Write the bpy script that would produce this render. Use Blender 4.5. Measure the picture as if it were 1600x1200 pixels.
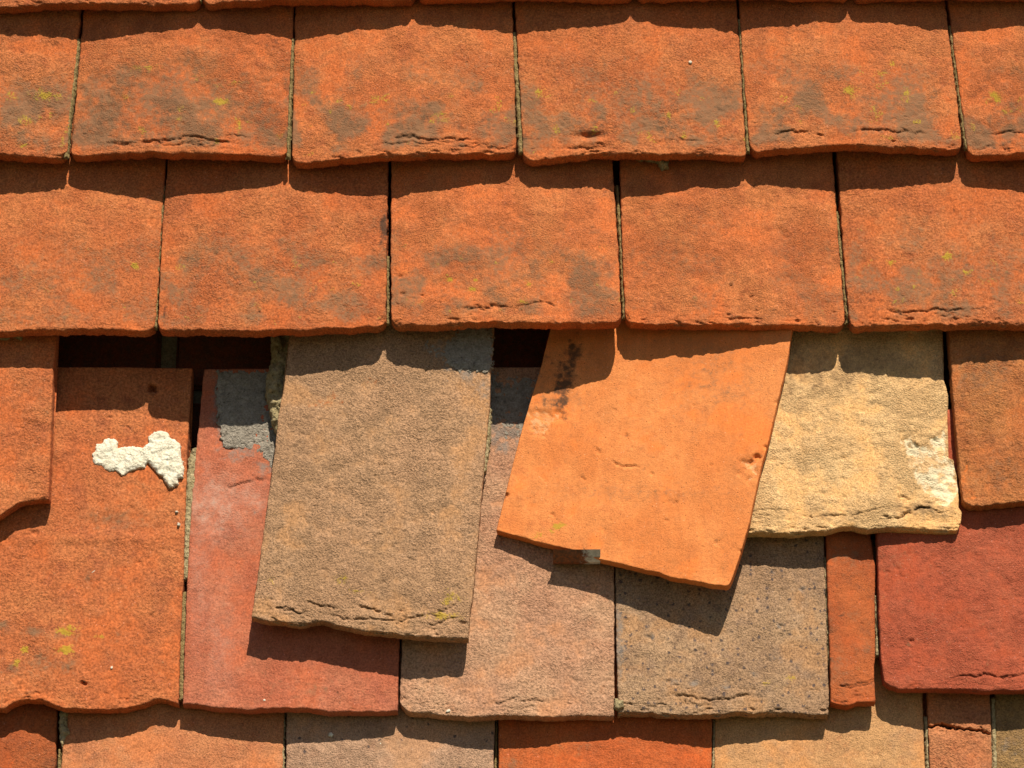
import bpy, math, random
import numpy as np
from mathutils import Vector

for o in list(bpy.data.objects):
    bpy.data.objects.remove(o)
scene = bpy.context.scene
COL = scene.collection

# ----------------------------------------------------------------- camera
# Wall coordinates: x to the right, y up the wall, z out of the wall (metres),
# world = (x, -z, y + WALL_Y).  Camera stands below the patch and looks up.
WALL_Y = 2.2
S = 0.474e-3                       # metres on the wall for one photo pixel
DIST = 2.0
PITCH = math.radians(16.0)
FPX = DIST / S                     # focal length in photo pixels (1600 wide)
CAM = np.array([0.0, -DIST * math.sin(PITCH), DIST * math.cos(PITCH)])
FWD = np.array([0.0, math.sin(PITCH), -math.cos(PITCH)])
UPV = np.array([0.0, math.cos(PITCH), math.sin(PITCH)])

def W(x, y, z):
    return (x, -z, y + WALL_Y)

cam_d = bpy.data.cameras.new('camera')
cam = bpy.data.objects.new('camera', cam_d)
COL.objects.link(cam)
cam.location = W(*CAM)
cam.rotation_euler = (math.radians(90) + PITCH, 0, 0)
cam_d.sensor_width = 36.0
cam_d.lens = FPX / 1600 * 36.0
cam_d.clip_start = 0.05
cam_d.clip_end = 2000
scene.camera = cam

# ----------------------------------------------------------------- sky, sun, exposure
SUN = Vector((0.27, -1.0, 1.45)).normalized()     # towards the sun
world = bpy.data.worlds.new('World')
scene.world = world
world.use_nodes = True
wn = world.node_tree.nodes
wl = world.node_tree.links
sky = wn.new('ShaderNodeTexSky')
sky.sky_type = 'NISHITA'
sky.sun_disc = False
sky.sun_elevation = math.asin(SUN.z)
sky.sun_rotation = math.atan2(SUN.x, SUN.y)
bg = wn['Background']
bg.inputs['Strength'].default_value = 0.05
wl.new(sky.outputs[0], bg.inputs['Color'])
sun_d = bpy.data.lights.new('sun', 'SUN')
sun_d.energy = 5.0
sun_d.angle = math.radians(0.53)
sun_d.color = (1.0, 0.915, 0.75)
sun = bpy.data.objects.new('sun', sun_d)
COL.objects.link(sun)
sun.rotation_euler = (-SUN).to_track_quat('-Z', 'Y').to_euler()
sun.location = (0.5, -6, 9)
vs = scene.view_settings
vs.view_transform = 'Standard'
vs.look = 'None'
vs.exposure = 0.33
vs.gamma = 1.0
vs.use_curve_mapping = False
scene.cycles.max_bounces = 5
scene.cycles.diffuse_bounces = 3

# ----------------------------------------------------------------- noise in numpy
def _hash(ix, iy, seed):
    h = (ix.astype(np.int64) * 374761393 + iy.astype(np.int64) * 668265263 + seed * 974711) & 0xFFFFFFFF
    h = ((h ^ (h >> 13)) * 1274126177) & 0xFFFFFFFF
    h = (h ^ (h >> 16)) & 0xFFFFFFFF
    return h

def perlin(x, y, seed=0):
    ix = np.floor(x); iy = np.floor(y)
    fx = x - ix; fy = y - iy
    u = fx * fx * fx * (fx * (fx * 6 - 15) + 10)
    v = fy * fy * fy * (fy * (fy * 6 - 15) + 10)
    def g(dx, dy):
        a = _hash(ix + dx, iy + dy, seed) / 4294967296.0 * 2 * np.pi
        return np.cos(a) * (fx - dx) + np.sin(a) * (fy - dy)
    n0 = g(0, 0) * (1 - u) + g(1, 0) * u
    n1 = g(0, 1) * (1 - u) + g(1, 1) * u
    return (n0 * (1 - v) + n1 * v) * 1.5

def fbm(x, y, oct=4, seed=0, gain=0.5):
    r = 0; a = 1.0; f = 1.0
    for k in range(oct):
        r = r + a * perlin(x * f, y * f, seed + 17 * k)
        a *= gain; f *= 2.03
    return r

def smooth(e0, e1, x):
    t = np.clip((x - e0) / (e1 - e0), 0, 1)
    return t * t * (3 - 2 * t)

# ----------------------------------------------------------------- pixel rays and wall planes
class Plane:
    """z = z0 + a (x-x0) + b (y-y0), metres, passing at depth z0 under photo pixel (u,v)."""
    def __init__(self, u, v, z0, a=0.0, b=0.0):
        self.z0 = z0; self.a = a; self.b = b; self.x0 = 0; self.y0 = 0
        aa, bb = a, b
        self.a = self.b = 0.0
        x, y, z = self.hit(np.array([float(u)]), np.array([float(v)]))
        self.x0, self.y0 = float(x[0]), float(y[0])
        self.a, self.b = aa, bb
    def hit(self, u, v):
        u = np.asarray(u, float); v = np.asarray(v, float)
        p = (u - 800) / FPX; q = (600 - v) / FPX
        dx = p; dy = FWD[1] + UPV[1] * q; dz = FWD[2] + UPV[2] * q
        k = (self.z0 + self.a * (CAM[0] - self.x0) + self.b * (CAM[1] - self.y0) - CAM[2]) / (dz - self.a * dx - self.b * dy)
        return CAM[0] + k * dx, CAM[1] + k * dy, CAM[2] + k * dz
    def shifted(self, dz):
        p = Plane.__new__(Plane)
        p.__dict__.update(self.__dict__)
        p.z0 = self.z0 + dz
        return p

def seg_dist(px, py, pts):
    """distance to a polyline and the sign (positive above the line in the picture)"""
    best = np.full(px.shape, 1e9); sgn = np.zeros(px.shape); along = np.zeros(px.shape)
    n = len(pts) - 1
    for i in range(n):
        ax, ay = pts[i]; bx, by = pts[i + 1]
        dx, dy = bx - ax, by - ay
        L2 = dx * dx + dy * dy + 1e-9
        t = np.clip(((px - ax) * dx + (py - ay) * dy) / L2, 0, 1)
        d = np.hypot(px - (ax + t * dx), py - (ay + t * dy))
        s = np.sign((px - ax) * dy - (py - ay) * dx)
        m = d < best
        best = np.where(m, d, best); sgn = np.where(m, s, sgn); along = np.where(m, (i + t) / n, along)
    return best, sgn, along

def poly_sdf(px, py, poly):
    """positive inside"""
    d, _, _ = seg_dist(px, py, list(poly) + [poly[0]])
    inside = np.zeros(px.shape, bool)
    n = len(poly)
    for i in range(n):
        x1, y1 = poly[i]; x2, y2 = poly[(i + 1) % n]
        c = ((y1 > py) != (y2 > py)) & (px < (x2 - x1) * (py - y1) / (y2 - y1 + 1e-12) + x1)
        inside ^= c
    return np.where(inside, d, -d)

def interp_x(pts, v):
    """u along an edge as a function of v with straight continuation past its ends"""
    vs_ = np.array([p[1] for p in pts], float); us = np.array([p[0] for p in pts], float)
    r = np.interp(v, vs_, us)
    s0 = (us[-1] - us[0]) / (vs_[-1] - vs_[0])
    r = np.where(v < vs_[0], us[0] + s0 * (v - vs_[0]), r)
    r = np.where(v > vs_[-1], us[-1] + s0 * (v - vs_[-1]), r)
    return r

# ----------------------------------------------------------------- materials
def nodes_of(mat):
    mat.use_nodes = True
    nt = mat.node_tree
    return nt, nt.nodes, nt.links

def mixc(nt, a, b, f, mode='MIX'):
    n = nt.nodes.new('ShaderNodeMix'); n.data_type = 'RGBA'; n.blend_type = mode
    for sock, val in ((n.inputs['A'], a), (n.inputs['B'], b), (n.inputs['Factor'], f)):
        if hasattr(val, 'is_output'):
            nt.links.new(val, sock)
        elif isinstance(val, (tuple, list)):
            sock.default_value = (*val[:3], 1)
        else:
            sock.default_value = val
    return n.outputs['Result']

def mth(nt, op, a, b=None, clamp=False):
    n = nt.nodes.new('ShaderNodeMath'); n.operation = op; n.use_clamp = clamp
    for i, val in enumerate((a, b)):
        if val is None: continue
        if hasattr(val, 'is_output'): nt.links.new(val, n.inputs[i])
        else: n.inputs[i].default_value = val
    return n.outputs[0]

def rng(nt, x, a, b, c=0.0, d=1.0):
    n = nt.nodes.new('ShaderNodeMapRange'); n.interpolation_type = 'SMOOTHSTEP'
    nt.links.new(x, n.inputs['Value'])
    n.inputs['From Min'].default_value = a; n.inputs['From Max'].default_value = b
    n.inputs['To Min'].default_value = c; n.inputs['To Max'].default_value = d
    return n.outputs['Result']

def noise(nt, vec, scale, detail=3.0, rough=0.55):
    n = nt.nodes.new('ShaderNodeTexNoise')
    nt.links.new(vec, n.inputs['Vector'])
    n.inputs['Scale'].default_value = scale; n.inputs['Detail'].default_value = detail
    n.inputs['Roughness'].default_value = rough
    return n.outputs['Fac']

def shifted_coords(nt):
    tc = nt.nodes.new('ShaderNodeTexCoord'); oi = nt.nodes.new('ShaderNodeObjectInfo')
    cx = nt.nodes.new('ShaderNodeCombineXYZ')
    for i, k in enumerate((3.1, 7.7, 5.3)):
        nt.links.new(mth(nt, 'MULTIPLY', oi.outputs['Random'], k), cx.inputs[i])
    va = nt.nodes.new('ShaderNodeVectorMath'); va.operation = 'ADD'
    nt.links.new(tc.outputs['Object'], va.inputs[0]); nt.links.new(cx.outputs[0], va.inputs[1])
    return va.outputs[0]

def lighten(c, k):
    return tuple(min(0.9, x * k) for x in c)

def clay(name, c1, c2, c3, grain=1.0, bump=1.0, sand=0.0, spots=0.0, patch=None, greycol=(0.205, 0.118, 0.064), streak=0.05):
    """fired clay: three clay tones in cloudy patches, sand grain, grey and yellow lichen from the masks"""
    mat = bpy.data.materials.new(name)
    nt, N, L = nodes_of(mat)
    b = N['Principled BSDF']
    vec = shifted_coords(nt)
    at = N.new('ShaderNodeAttribute'); at.attribute_name = 'mask'
    sp = N.new('ShaderNodeSeparateColor'); L.new(at.outputs['Color'], sp.inputs[0])
    at2 = N.new('ShaderNodeAttribute'); at2.attribute_name = 'mark'
    sp2 = N.new('ShaderNodeSeparateColor'); L.new(at2.outputs['Color'], sp2.inputs[0])
    low = noise(nt, vec, 22, 2, 0.6)
    mid = noise(nt, vec, 95, 3, 0.68)
    fine = noise(nt, vec, 820, 2, 0.75)
    brk = noise(nt, vec, 260, 4, 0.7)
    oi3 = N.new('ShaderNodeObjectInfo')
    L.new(mth(nt, 'ADD', mth(nt, 'MULTIPLY', oi3.outputs['Random'], 520), 560), fine.node.inputs['Scale'])
    rnd2 = mth(nt, 'FRACT', mth(nt, 'MULTIPLY', oi3.outputs['Random'], 17.37))
    col = mixc(nt, c1, c2, rng(nt, low, 0.36, 0.66))
    col = mixc(nt, col, c3, rng(nt, mid, 0.50, 0.74, 0.0, 0.75))
    pt = noise(nt, vec, 48, 4, 0.72)
    col = mixc(nt, col, patch or (c1[0] * .76, c1[1] * .86, c1[2] * 1.1), rng(nt, pt, 0.48, 0.70, 0.0, 0.45))
    pt2 = noise(nt, vec, 31, 3, 0.66)
    col = mixc(nt, col, (min(.9, c1[0] * 1.18), c1[1] * 1.02, c1[2] * .8), rng(nt, pt2, 0.50, 0.66, 0.0, 0.65))
    # streaks dragged along the tile by the mould
    mp = N.new('ShaderNodeMapping'); mp.inputs['Scale'].default_value = (1, 1, 0.10); L.new(vec, mp.inputs['Vector'])
    strk = noise(nt, mp.outputs[0], 210, 3, 0.6)
    # sand grain
    g = rng(nt, fine, 0.28, 0.74, 1 - 0.40 * grain, 1 + 0.34 * grain)
    gv = N.new('ShaderNodeVectorMath'); gv.operation = 'SCALE'
    oi2 = N.new('ShaderNodeObjectInfo')
    tone = mth(nt, 'ADD', mth(nt, 'MULTIPLY', oi2.outputs['Random'], 0.22), 0.88)
    g = mth(nt, 'MULTIPLY', mth(nt, 'MULTIPLY', g, tone), rng(nt, strk, 0.3, 0.72, 1 - streak, 1 + streak))
    L.new(col, gv.inputs[0]); L.new(g, gv.inputs['Scale'])
    col = gv.outputs[0]
    # pale and dark single grains
    vor = N.new('ShaderNodeTexVoronoi'); vor.inputs['Scale'].default_value = 560
    L.new(vec, vor.inputs['Vector'])
    sc = N.new('ShaderNodeSeparateColor'); L.new(vor.outputs['Color'], sc.inputs[0])
    dot = rng(nt, vor.outputs['Distance'], 0.30, 0.16)
    pale = mth(nt, 'MULTIPLY', dot, mth(nt, 'GREATER_THAN', sc.outputs[0], 0.955 - 0.1 * sand))
    dark = mth(nt, 'MULTIPLY', dot, mth(nt, 'GREATER_THAN', sc.outputs[1], 0.93))
    col = mixc(nt, col, tuple(min(.8, x * 1.3 + .12) for x in c1), mth(nt, 'MULTIPLY', pale, 0.7))
    col = mixc(nt, col, tuple(x * 0.28 for x in c1), mth(nt, 'MULTIPLY', dark, 0.75))
    if spots:
        v2 = N.new('ShaderNodeTexVoronoi'); v2.inputs['Scale'].default_value = 260
        va2 = N.new('ShaderNodeVectorMath'); va2.operation = 'ADD'
        sc0 = N.new('ShaderNodeVectorMath'); sc0.operation = 'SCALE'; sc0.inputs['Scale'].default_value = 0.004
        cb = N.new('ShaderNodeCombineXYZ'); L.new(brk, cb.inputs[0]); L.new(fine, cb.inputs[2])
        L.new(cb.outputs[0], sc0.inputs[0]); L.new(vec, va2.inputs[0]); L.new(sc0.outputs[0], va2.inputs[1])
        L.new(va2.outputs[0], v2.inputs['Vector'])
        s2 = N.new('ShaderNodeSeparateColor'); L.new(v2.outputs['Color'], s2.inputs[0])
        sm = mth(nt, 'MULTIPLY', rng(nt, v2.outputs['Distance'], 0.42, 0.2), mth(nt, 'GREATER_THAN', s2.outputs[0], 1 - 0.22 * spots))
        col = mixc(nt, col, (0.060, 0.048, 0.052), mth(nt, 'MULTIPLY', sm, 0.85))
    # grey crust lichen
    gm = mth(nt, 'ADD', sp.outputs[0], mth(nt, 'ADD', mth(nt, 'MULTIPLY', mth(nt, 'SUBTRACT', brk, 0.5), 1.9), mth(nt, 'MULTIPLY', mth(nt, 'SUBTRACT', fine, 0.5), 1.3)))
    gm = rng(nt, gm, 0.05, 1.05, 0.0, 0.85)
    col = mixc(nt, col, greycol, gm)
    # dark soot, algae and crack dirt; also darkens some pits and the nail hole
    dm = mth(nt, 'ADD', sp2.outputs[0], mth(nt, 'MULTIPLY', mth(nt, 'SUBTRACT', brk, 0.5), 1.2))
    dm = rng(nt, dm, 0.28, 0.9, 0.0, 0.85)
    col = mixc(nt, col, (0.045, 0.032, 0.022), dm)
    # yellow lichen
    ym = mth(nt, 'ADD', sp.outputs[1], mth(nt, 'MULTIPLY', mth(nt, 'ADD', mth(nt, 'SUBTRACT', brk, 0.5), mth(nt, 'SUBTRACT', fine, 0.5)), 1.5))
    ym = rng(nt, ym, 0.40, 0.80, 0.0, 0.8)
    col = mixc(nt, col, (0.40, 0.27, 0.025), ym)
    # freshly broken pale clay
    pm = mth(nt, 'ADD', sp.outputs[2], mth(nt, 'MULTIPLY', mth(nt, 'SUBTRACT', brk, 0.5), 2.0))
    pm = rng(nt, pm, 0.42, 0.78)
    at3 = N.new('ShaderNodeAttribute'); at3.attribute_name = 'fresh'
    col = mixc(nt, col, mixc(nt, at3.outputs['Color'], mixc(nt, at3.outputs['Color'], (0.88, 0.62, 0.42), 1.0, 'MULTIPLY'), rng(nt, mid, 0.46, 0.62, 0, 0.85)), mth(nt, 'MULTIPLY', pm, 0.9))
    # pale salt bloom (mark.g)
    col = mixc(nt, col, (0.52, 0.31, 0.235), mth(nt, 'MULTIPLY', sp2.outputs[1], rng(nt, brk, 0.3, 0.7, 0.35, 1.0)))
    # blue-grey reduction spots (mark.b)
    bm = mth(nt, 'ADD', sp2.outputs[2], mth(nt, 'MULTIPLY', mth(nt, 'SUBTRACT', brk, 0.5), 1.5))
    col = mixc(nt, col, (0.215, 0.180, 0.155), rng(nt, bm, 0.25, 0.95, 0.0, 0.8))
    L.new(col, b.inputs['Base Color'])
    b.inputs['Roughness'].default_value = 0.92
    b.inputs['Specular IOR Level'].default_value = 0.22
    # relief
    h = mth(nt, 'ADD', fine, mth(nt, 'MULTIPLY', brk, 0.30))
    h = mth(nt, 'ADD', h, mth(nt, 'MULTIPLY', strk, 0.12))
    h = mth(nt, 'MULTIPLY', h, mth(nt, 'MULTIPLY', rng(nt, pt2, 0.36, 0.62, 1.35, 0.35), mth(nt, 'ADD', mth(nt, 'MULTIPLY', rnd2, 0.7), 0.65)))
    bp = N.new('ShaderNodeBump'); bp.inputs['Strength'].default_value = 0.9
    bp.inputs['Distance'].default_value = 0.0015 * bump
    L.new(h, bp.inputs['Height']); L.new(bp.outputs[0], b.inputs['Normal'])
    return mat

def mortar(name, c1, c2, dirt=(0.08, 0.07, 0.05), amount=0.35, bump=1.0):
    mat = bpy.data.materials.new(name)
    nt, N, L = nodes_of(mat)
    b = N['Principled BSDF']
    vec = shifted_coords(nt)
    a = noise(nt, vec, 180, 5, 0.65); f = noise(nt, vec, 700, 4, 0.65); d = noise(nt, vec, 330, 4, 0.7)
    col = mixc(nt, c1, c2, rng(nt, a, 0.35, 0.68))
    col = mixc(nt, col, dirt, rng(nt, d, 0.54, 0.74, 0, amount * 2))
    g = N.new('ShaderNodeVectorMath'); g.operation = 'SCALE'
    L.new(col, g.inputs[0]); L.new(rng(nt, f, 0.3, 0.72, 0.72, 1.2), g.inputs['Scale'])
    L.new(g.outputs[0], b.inputs['Base Color'])
    b.inputs['Roughness'].default_value = 0.95
    b.inputs['Specular IOR Level'].default_value = 0.15
    bp = N.new('ShaderNodeBump'); bp.inputs['Distance'].default_value = 0.0016 * bump
    bp.inputs['Strength'].default_value = 0.9
    L.new(mth(nt, 'ADD', f, mth(nt, 'MULTIPLY', d, 1.2)), bp.inputs['Height'])
    L.new(bp.outputs[0], b.inputs['Normal'])
    return mat

def clay3(name, r, g, b, **kw):
    c1 = (r, g, b)
    c2 = (r * 1.10, g * 1.28, b * 1.35)
    c3 = (r * 0.78, g * 0.74, b * 0.85)
    return clay(name, c1, c2, c3, **kw)

M_RED = clay3('orange_red_clay', 0.455, 0.123, 0.039)
M_RED2 = clay3('brick_orange_clay', 0.47, 0.130, 0.041)
M_HEAD = clay3('strong_orange_clay', 0.48, 0.134, 0.045)
M_BROWN = clay('brown_sanded_clay', (0.40, 0.232, 0.128), (0.44, 0.25, 0.14), (0.37, 0.215, 0.118), patch=(.355, .215, .128), grain=1.15, bump=1.3, sand=0.3)
M_ORANGE = clay('bright_orange_clay', (0.62, 0.192, 0.053), (0.68, 0.235, 0.072), (0.55, 0.172, 0.053), patch=(.54, .19, .06), streak=.06, grain=0.5, bump=0.35)
M_BUFF = clay('yellow_buff_clay', (0.66, 0.405, 0.19), (0.70, 0.45, 0.22), (0.62, 0.37, 0.165), patch=(.58, .36, .18), grain=0.9, bump=1.3, sand=0.3)
M_PINK = clay('pinkish_red_clay', (0.42, 0.118, 0.060), (0.45, 0.15, 0.08), (0.38, 0.098, 0.046), grain=0.8, bump=0.75)
M_PBUFF = clay('pink_buff_clay', (0.46, 0.24, 0.145), (0.50, 0.285, 0.17), (0.43, 0.205, 0.115), patch=(.40, .24, .15), grain=1.0, bump=1.1)
M_GREY = clay('grey_brown_clay', (0.335, 0.200, 0.115), (0.40, 0.25, 0.145), (0.235, 0.142, 0.09), patch=(.24, .155, .11), spots=1.1, grain=1.2, bump=1.25, sand=0.4)
M_DRED = clay('dark_red_clay', (0.345, 0.075, 0.036), (0.375, 0.090, 0.044), (0.31, 0.066, 0.032), patch=(.30, .074, .038), grain=0.7, bump=0.8)
M_SRED = clay('rust_red_clay', (0.345, 0.082, 0.026), (0.40, 0.105, 0.032), (0.24, 0.072, 0.03), patch=(.21, .08, .035), grain=0.7, bump=0.8)
M_MAUVE = clay('mauve_brown_clay', (0.40, 0.235, 0.15), (0.44, 0.265, 0.17), (0.37, 0.20, 0.125), patch=(.33, .21, .14), spots=.3, grain=1.0, bump=1.0)
M_TAN = clay('tan_orange_clay', (0.46, 0.235, 0.105), (0.50, 0.27, 0.12), (0.43, 0.19, 0.08), grain=0.9, bump=1.0)
M_PEACH = clay('peach_orange_clay', (0.47, 0.170, 0.072), (0.50, 0.205, 0.09), (0.43, 0.14, 0.06), grain=0.9, bump=1.0)
M_OLIVE = clay('olive_brown_clay', (0.30, 0.175, 0.07), (0.34, 0.20, 0.085), (0.22, 0.14, 0.065), grain=1.0, bump=1.0)
M_VIVID = clay('vivid_orange_clay', (0.44, 0.098, 0.027), (0.48, 0.125, 0.034), (0.37, 0.085, 0.026), grain=0.8, bump=0.9)
M_WHITE = mortar('white_lime_mortar', (0.80, 0.75, 0.62), (0.72, 0.65, 0.50), (0.40, 0.33, 0.23), 0.30, 0.6)
M_CREAM = mortar('cream_joint_mortar', (0.50, 0.40, 0.23), (0.34, 0.27, 0.14), (0.05, 0.04, 0.025), 0.5, 1.4)
M_MOSSY = mortar('mossy_joint_mortar', (0.36, 0.255, 0.115), (0.26, 0.19, 0.075), (0.05, 0.04, 0.02), 0.4, 1.4)
M_GMORT = mortar('grey_cement_mortar', (0.29, 0.25, 0.205), (0.40, 0.35, 0.29), (0.07, 0.055, 0.04), 0.45, 1.5)
M_BRICK = mortar('dark_backing_brick', (0.16, 0.045, 0.022), (0.10, 0.045, 0.03), (0.04, 0.03, 0.025), 0.3, 1.0)
M_BED = mortar('backing_mortar', (0.28, 0.24, 0.17), (0.22, 0.19, 0.14), (0.06, 0.05, 0.04), 0.3, 1.0)

# ----------------------------------------------------------------- object helpers
def link(name, me, parent=None, loc=(0, 0, 0)):
    o = bpy.data.objects.new(name, me)
    COL.objects.link(o)
    if parent is not None:
        o.parent = parent
        o.location = tuple(l - p for l, p in zip(loc, world_loc(parent)))
    else:
        o.location = loc
    return o

def world_loc(o):
    l = Vector(o.location)
    while o.parent is not None:
        o = o.parent
        l = l + Vector(o.location)
    return l

def mesh_from(name, verts, quads, extra, mat, attrs=None, smooth_shade=True):
    me = bpy.data.meshes.new(name)
    faces = quads.tolist() + extra
    me.from_pydata(verts.tolist(), [], faces)
    if smooth_shade:
        me.polygons.foreach_set('use_smooth', np.ones(len(me.polygons), bool))
    me.materials.append(mat)
    for k, arr in (attrs or {}).items():
        a = me.attributes.new(k, 'FLOAT_COLOR', 'POINT')
        a.data.foreach_set('color', arr.astype(np.float32).ravel())
    me.update()
    return me

MM = 1e-3
PX = S / MM        # mm for one photo pixel

def build_tile(name, mat, left, right, tail, head, zt, slope, ax=0.0, thick=12.0, camber=4.0, vis=None,
               step=0.9, seed=1, cracks=(), pits=(), grey=(), yellow=(), dark=(), blue=(), pale=(), freshcol=(0.6, 0.4, 0.2),
               rough=1.0, edge=1.0, round_r=1.5, cornl=0.0, cornr=0.0, rand_grey=0.0, parent=None, scoops=(), tail_lip=0.0,
               npits=14, sag=0.0, flakes=3, sidedirt=0.45, bloom=()):
    """One clay tile.  left/right: edges as (u,v) photo points top to bottom, tail: lower edge left to right,
    head: v of the upper edge.  zt: height (mm) of the tail above the wall datum; slope: how fast it dips towards the head."""
    rs = np.random.RandomState(seed)
    ul, vl = tail[0]; ur, vr = tail[-1]
    uc = 0.5 * (ul + ur); vc = 0.5 * (vl + vr)
    pl = Plane(uc, vc, zt * MM, ax, -slope)
    width = (ur - ul) * PX
    ncol = max(6, int(width / step))
    s = np.linspace(0, 1, ncol + 1)
    e = np.array([0.25, 0.6]) / width
    s = np.unique(np.concatenate([s, e, 1 - e]))
    ht = (vc - head) * PX / math.cos(PITCH)
    v_vis = head if vis is None else max(head, vis)
    tv = (v_vis - head) / (vc - head)
    nfine = max(4, int((1 - tv) * ht / step))
    t = np.linspace(tv, 1, nfine + 1)
    zone = min(24.0, 0.6 * (1 - tv) * ht)
    t = np.concatenate([t[t < 1 - zone / ht], np.linspace(1 - zone / ht, 1, int(zone / (step * 0.55)))])
    t = np.unique(np.concatenate([t, 1 - np.array([0.25]) / ht]))
    if tv > 0.02:
        t = np.concatenate([np.linspace(0, tv, 8)[:-1], t])
    ns, ntt = len(s), len(t)
    ub = ul + (ur - ul) * s
    tu = np.array([p[0] for p in tail]); tvv = np.array([p[1] for p in tail])
    vb = np.interp(ub, tu, tvv)
    en = fbm(ub * PX / 5.0, ub * 0 + seed * 3.7, 4, seed) * 1.3 * edge + fbm(ub * PX / 24.0, ub * 0 + 9.1, 3, seed + 5) * 2.0 * edge
    vb = vb + en
    for c, x in ((cornl, s * width), (cornr, (1 - s) * width)):
        if c > 0:
            k = np.clip(1 - x / c, 0, 1)
            vb = vb - (c - np.sqrt(np.maximum(0, c * c - (k * c) ** 2))) / PX
    T, Sg = np.meshgrid(t, s, indexing='ij')
    V = head + (vb[None, :] - head) * T
    UL = interp_x(left, V); UR = interp_x(right, V)
    UL = UL + fbm(V * PX / 6.0, V * 0 + 3.3, 4, seed + 31) * 1.1 * edge
    UR = UR + fbm(V * PX / 6.0, V * 0 + 8.3, 4, seed + 47) * 1.1 * edge
    U = UL + (UR - UL) * Sg
    X, Y, Z = pl.hit(U, V)
    mx = U * PX; my = V * PX / math.cos(PITCH)
    # ---- relief in mm
    dl = (U - UL) * PX; dr = (UR - U) * PX; db = (vb[None, :] - V) * PX / math.cos(PITCH)
    dside = np.minimum(dl, dr)
    z = -camber * (2 * Sg - 1) ** 2
    z = z - sag * np.clip((T - tv) / (1 - tv + 1e-6), 0, 1) ** 2
    z = z + 0.55 * fbm(mx / 34, my / 34, 2, seed + 2)
    z = z + rough * (0.17 * fbm(mx / 9, my / 9, 3, seed + 3) + 0.11 * fbm(mx / 2.6, my / 2.6, 3, seed + 4))
    # drag marks of the clay run along the tile
    z = z + rough * 0.10 * fbm(mx / 2.5, my / 14, 2, seed + 6)
    n1 = fbm(mx / 6.0, my / 3.6, 3, seed + 40)
    z = z - rough * 0.42 * smooth(0.50, 0.85, n1)
    n2 = fbm(mx / 17, my / 8, 4, seed + 41)
    z = z + rough * 0.13 * np.tanh((n2 - 0.15) * 14) * smooth(-0.1, 0.5, fbm(mx / 30, my / 30, 2, seed + 42))
    near = np.exp(-np.maximum(db, 0) / 9.0)
    # flaky bottom: thin layers
    lay = fbm(mx / 26, my / 3.2, 3, seed + 8)
    z = z + rough * near * 0.35 * lay
    z = z + tail_lip * near
    # layers broken off the lower edge
    chip = fbm(mx / 9, my / 4.5, 3, seed + 9) + 0.25 * fbm(mx / 30, my / 30, 2, seed + 10) - np.maximum(db, 0) / 9.0
    where = smooth(-0.05, 0.35, fbm(mx / 28, my * 0 + 4.2, 2, seed + 13) + rs.uniform(-0.35, 0.25))
    z = z - rough * edge * where * (0.9 * smooth(-0.12, 0.02, chip) + 0.7 * smooth(0.22, 0.32, chip))
    for (cx, cy, rx, ry, dep) in scoops:
        z = z - dep * np.exp(-(((U - cx) / rx) ** 2 + ((V - cy) / ry) ** 2))
    mark = np.zeros(U.shape + (4,)); mask = np.zeros(U.shape + (4,))
    mark[..., 3] = 1; mask[..., 3] = 1
    wob_u = U + 2.6 * fbm(mx / 4, my / 4, 3, seed + 60); wob_v = V + 2.4 * fbm(mx / 4, my / 4, 3, seed + 61) + 4.0 * fbm(mx / 15, my / 15, 2, seed + 62)
    cracks = list(cracks)
    for k in range(rs.randint(0, flakes + 1)):
        x0 = rs.uniform(ul, ur - 60); ln = rs.uniform(30, 110); off = rs.uniform(9, 34); y0 = np.interp(x0, tu, tvv) - off
        pts = []
        for q in range(5):
            xx = x0 + ln * q / 4
            pts.append((xx, np.interp(xx, tu, tvv) - off + rs.uniform(-4, 4)))
        cracks.append((pts, rs.uniform(.4, 1.0), rs.uniform(1.2, 1.8), rs.uniform(.2, .5)))
    for cr in cracks:
        pts, dep, wid = cr[0], cr[1], cr[2]
        lift = cr[3] if len(cr) > 3 else 0.5
        d, sg, al = seg_dist(wob_u, wob_v, pts)
        dm = d * PX
        fade = np.clip(np.minimum(al, 1 - al) * 6 + 0.15, 0, 1) * (1 if len(cr) > 4 else smooth(-0.75, -0.15, fbm(mx / 8, my / 8, 2, seed + 63)))
        z = z - fade * dep * np.exp(-(dm / (wid * PX)) ** 2)
        z = z + fade * lift * np.where(sg > 0, np.exp(-dm / 4.0), -0.45 * np.exp(-dm / 3.0)) * (dm < 25)
        mark[..., 0] += 0.55 * fade * np.exp(-(dm / (wid * PX * 0.9)) ** 2)
    allp = list(pits)
    for k in range(npits):
        allp.append((rs.uniform(ul, ur), rs.uniform(v_vis, vc), rs.uniform(1.2, 2.6), rs.uniform(0.4, 1.2)))
    for (cu, cv, r, dep) in allp:
        dd = np.hypot(wob_u - cu, (wob_v - cv) * 1.25) / r
        z = z - dep * np.exp(-dd ** 4)
    # ---- worn, rounded arrises
    R = round_r * (1 + 0.5 * fbm(mx / 7, my / 7, 2, seed + 12))
    R = np.clip(R, 0.5, 6)
    for d, k in ((dside, 0.75), (db, 1.0)):
        q = np.clip(1 - d / (R * k), 0, 1)
        z = z - R * k * (1 - np.sqrt(np.maximum(0, 1 - q * q)))
    # ---- masks
    fb1 = fbm(mx / 11, my / 11, 4, seed + 80); fb2 = fbm(mx / 11, my / 11, 4, seed + 81); fb3 = fbm(mx / 7, my / 7, 3, seed + 82)
    def blobs(lst, arr, ch):
        for (cu, cv, ru, rv, st) in lst:
            big = 0.5 * min(ru, rv)
            du = U - cu + big * fb1; dv = V - cv + big * fb2
            arr[..., ch] = np.maximum(arr[..., ch], st * np.exp(-((du / ru) ** 2 + (dv / rv) ** 2)) * (1 + 0.45 * fb3))
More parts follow.
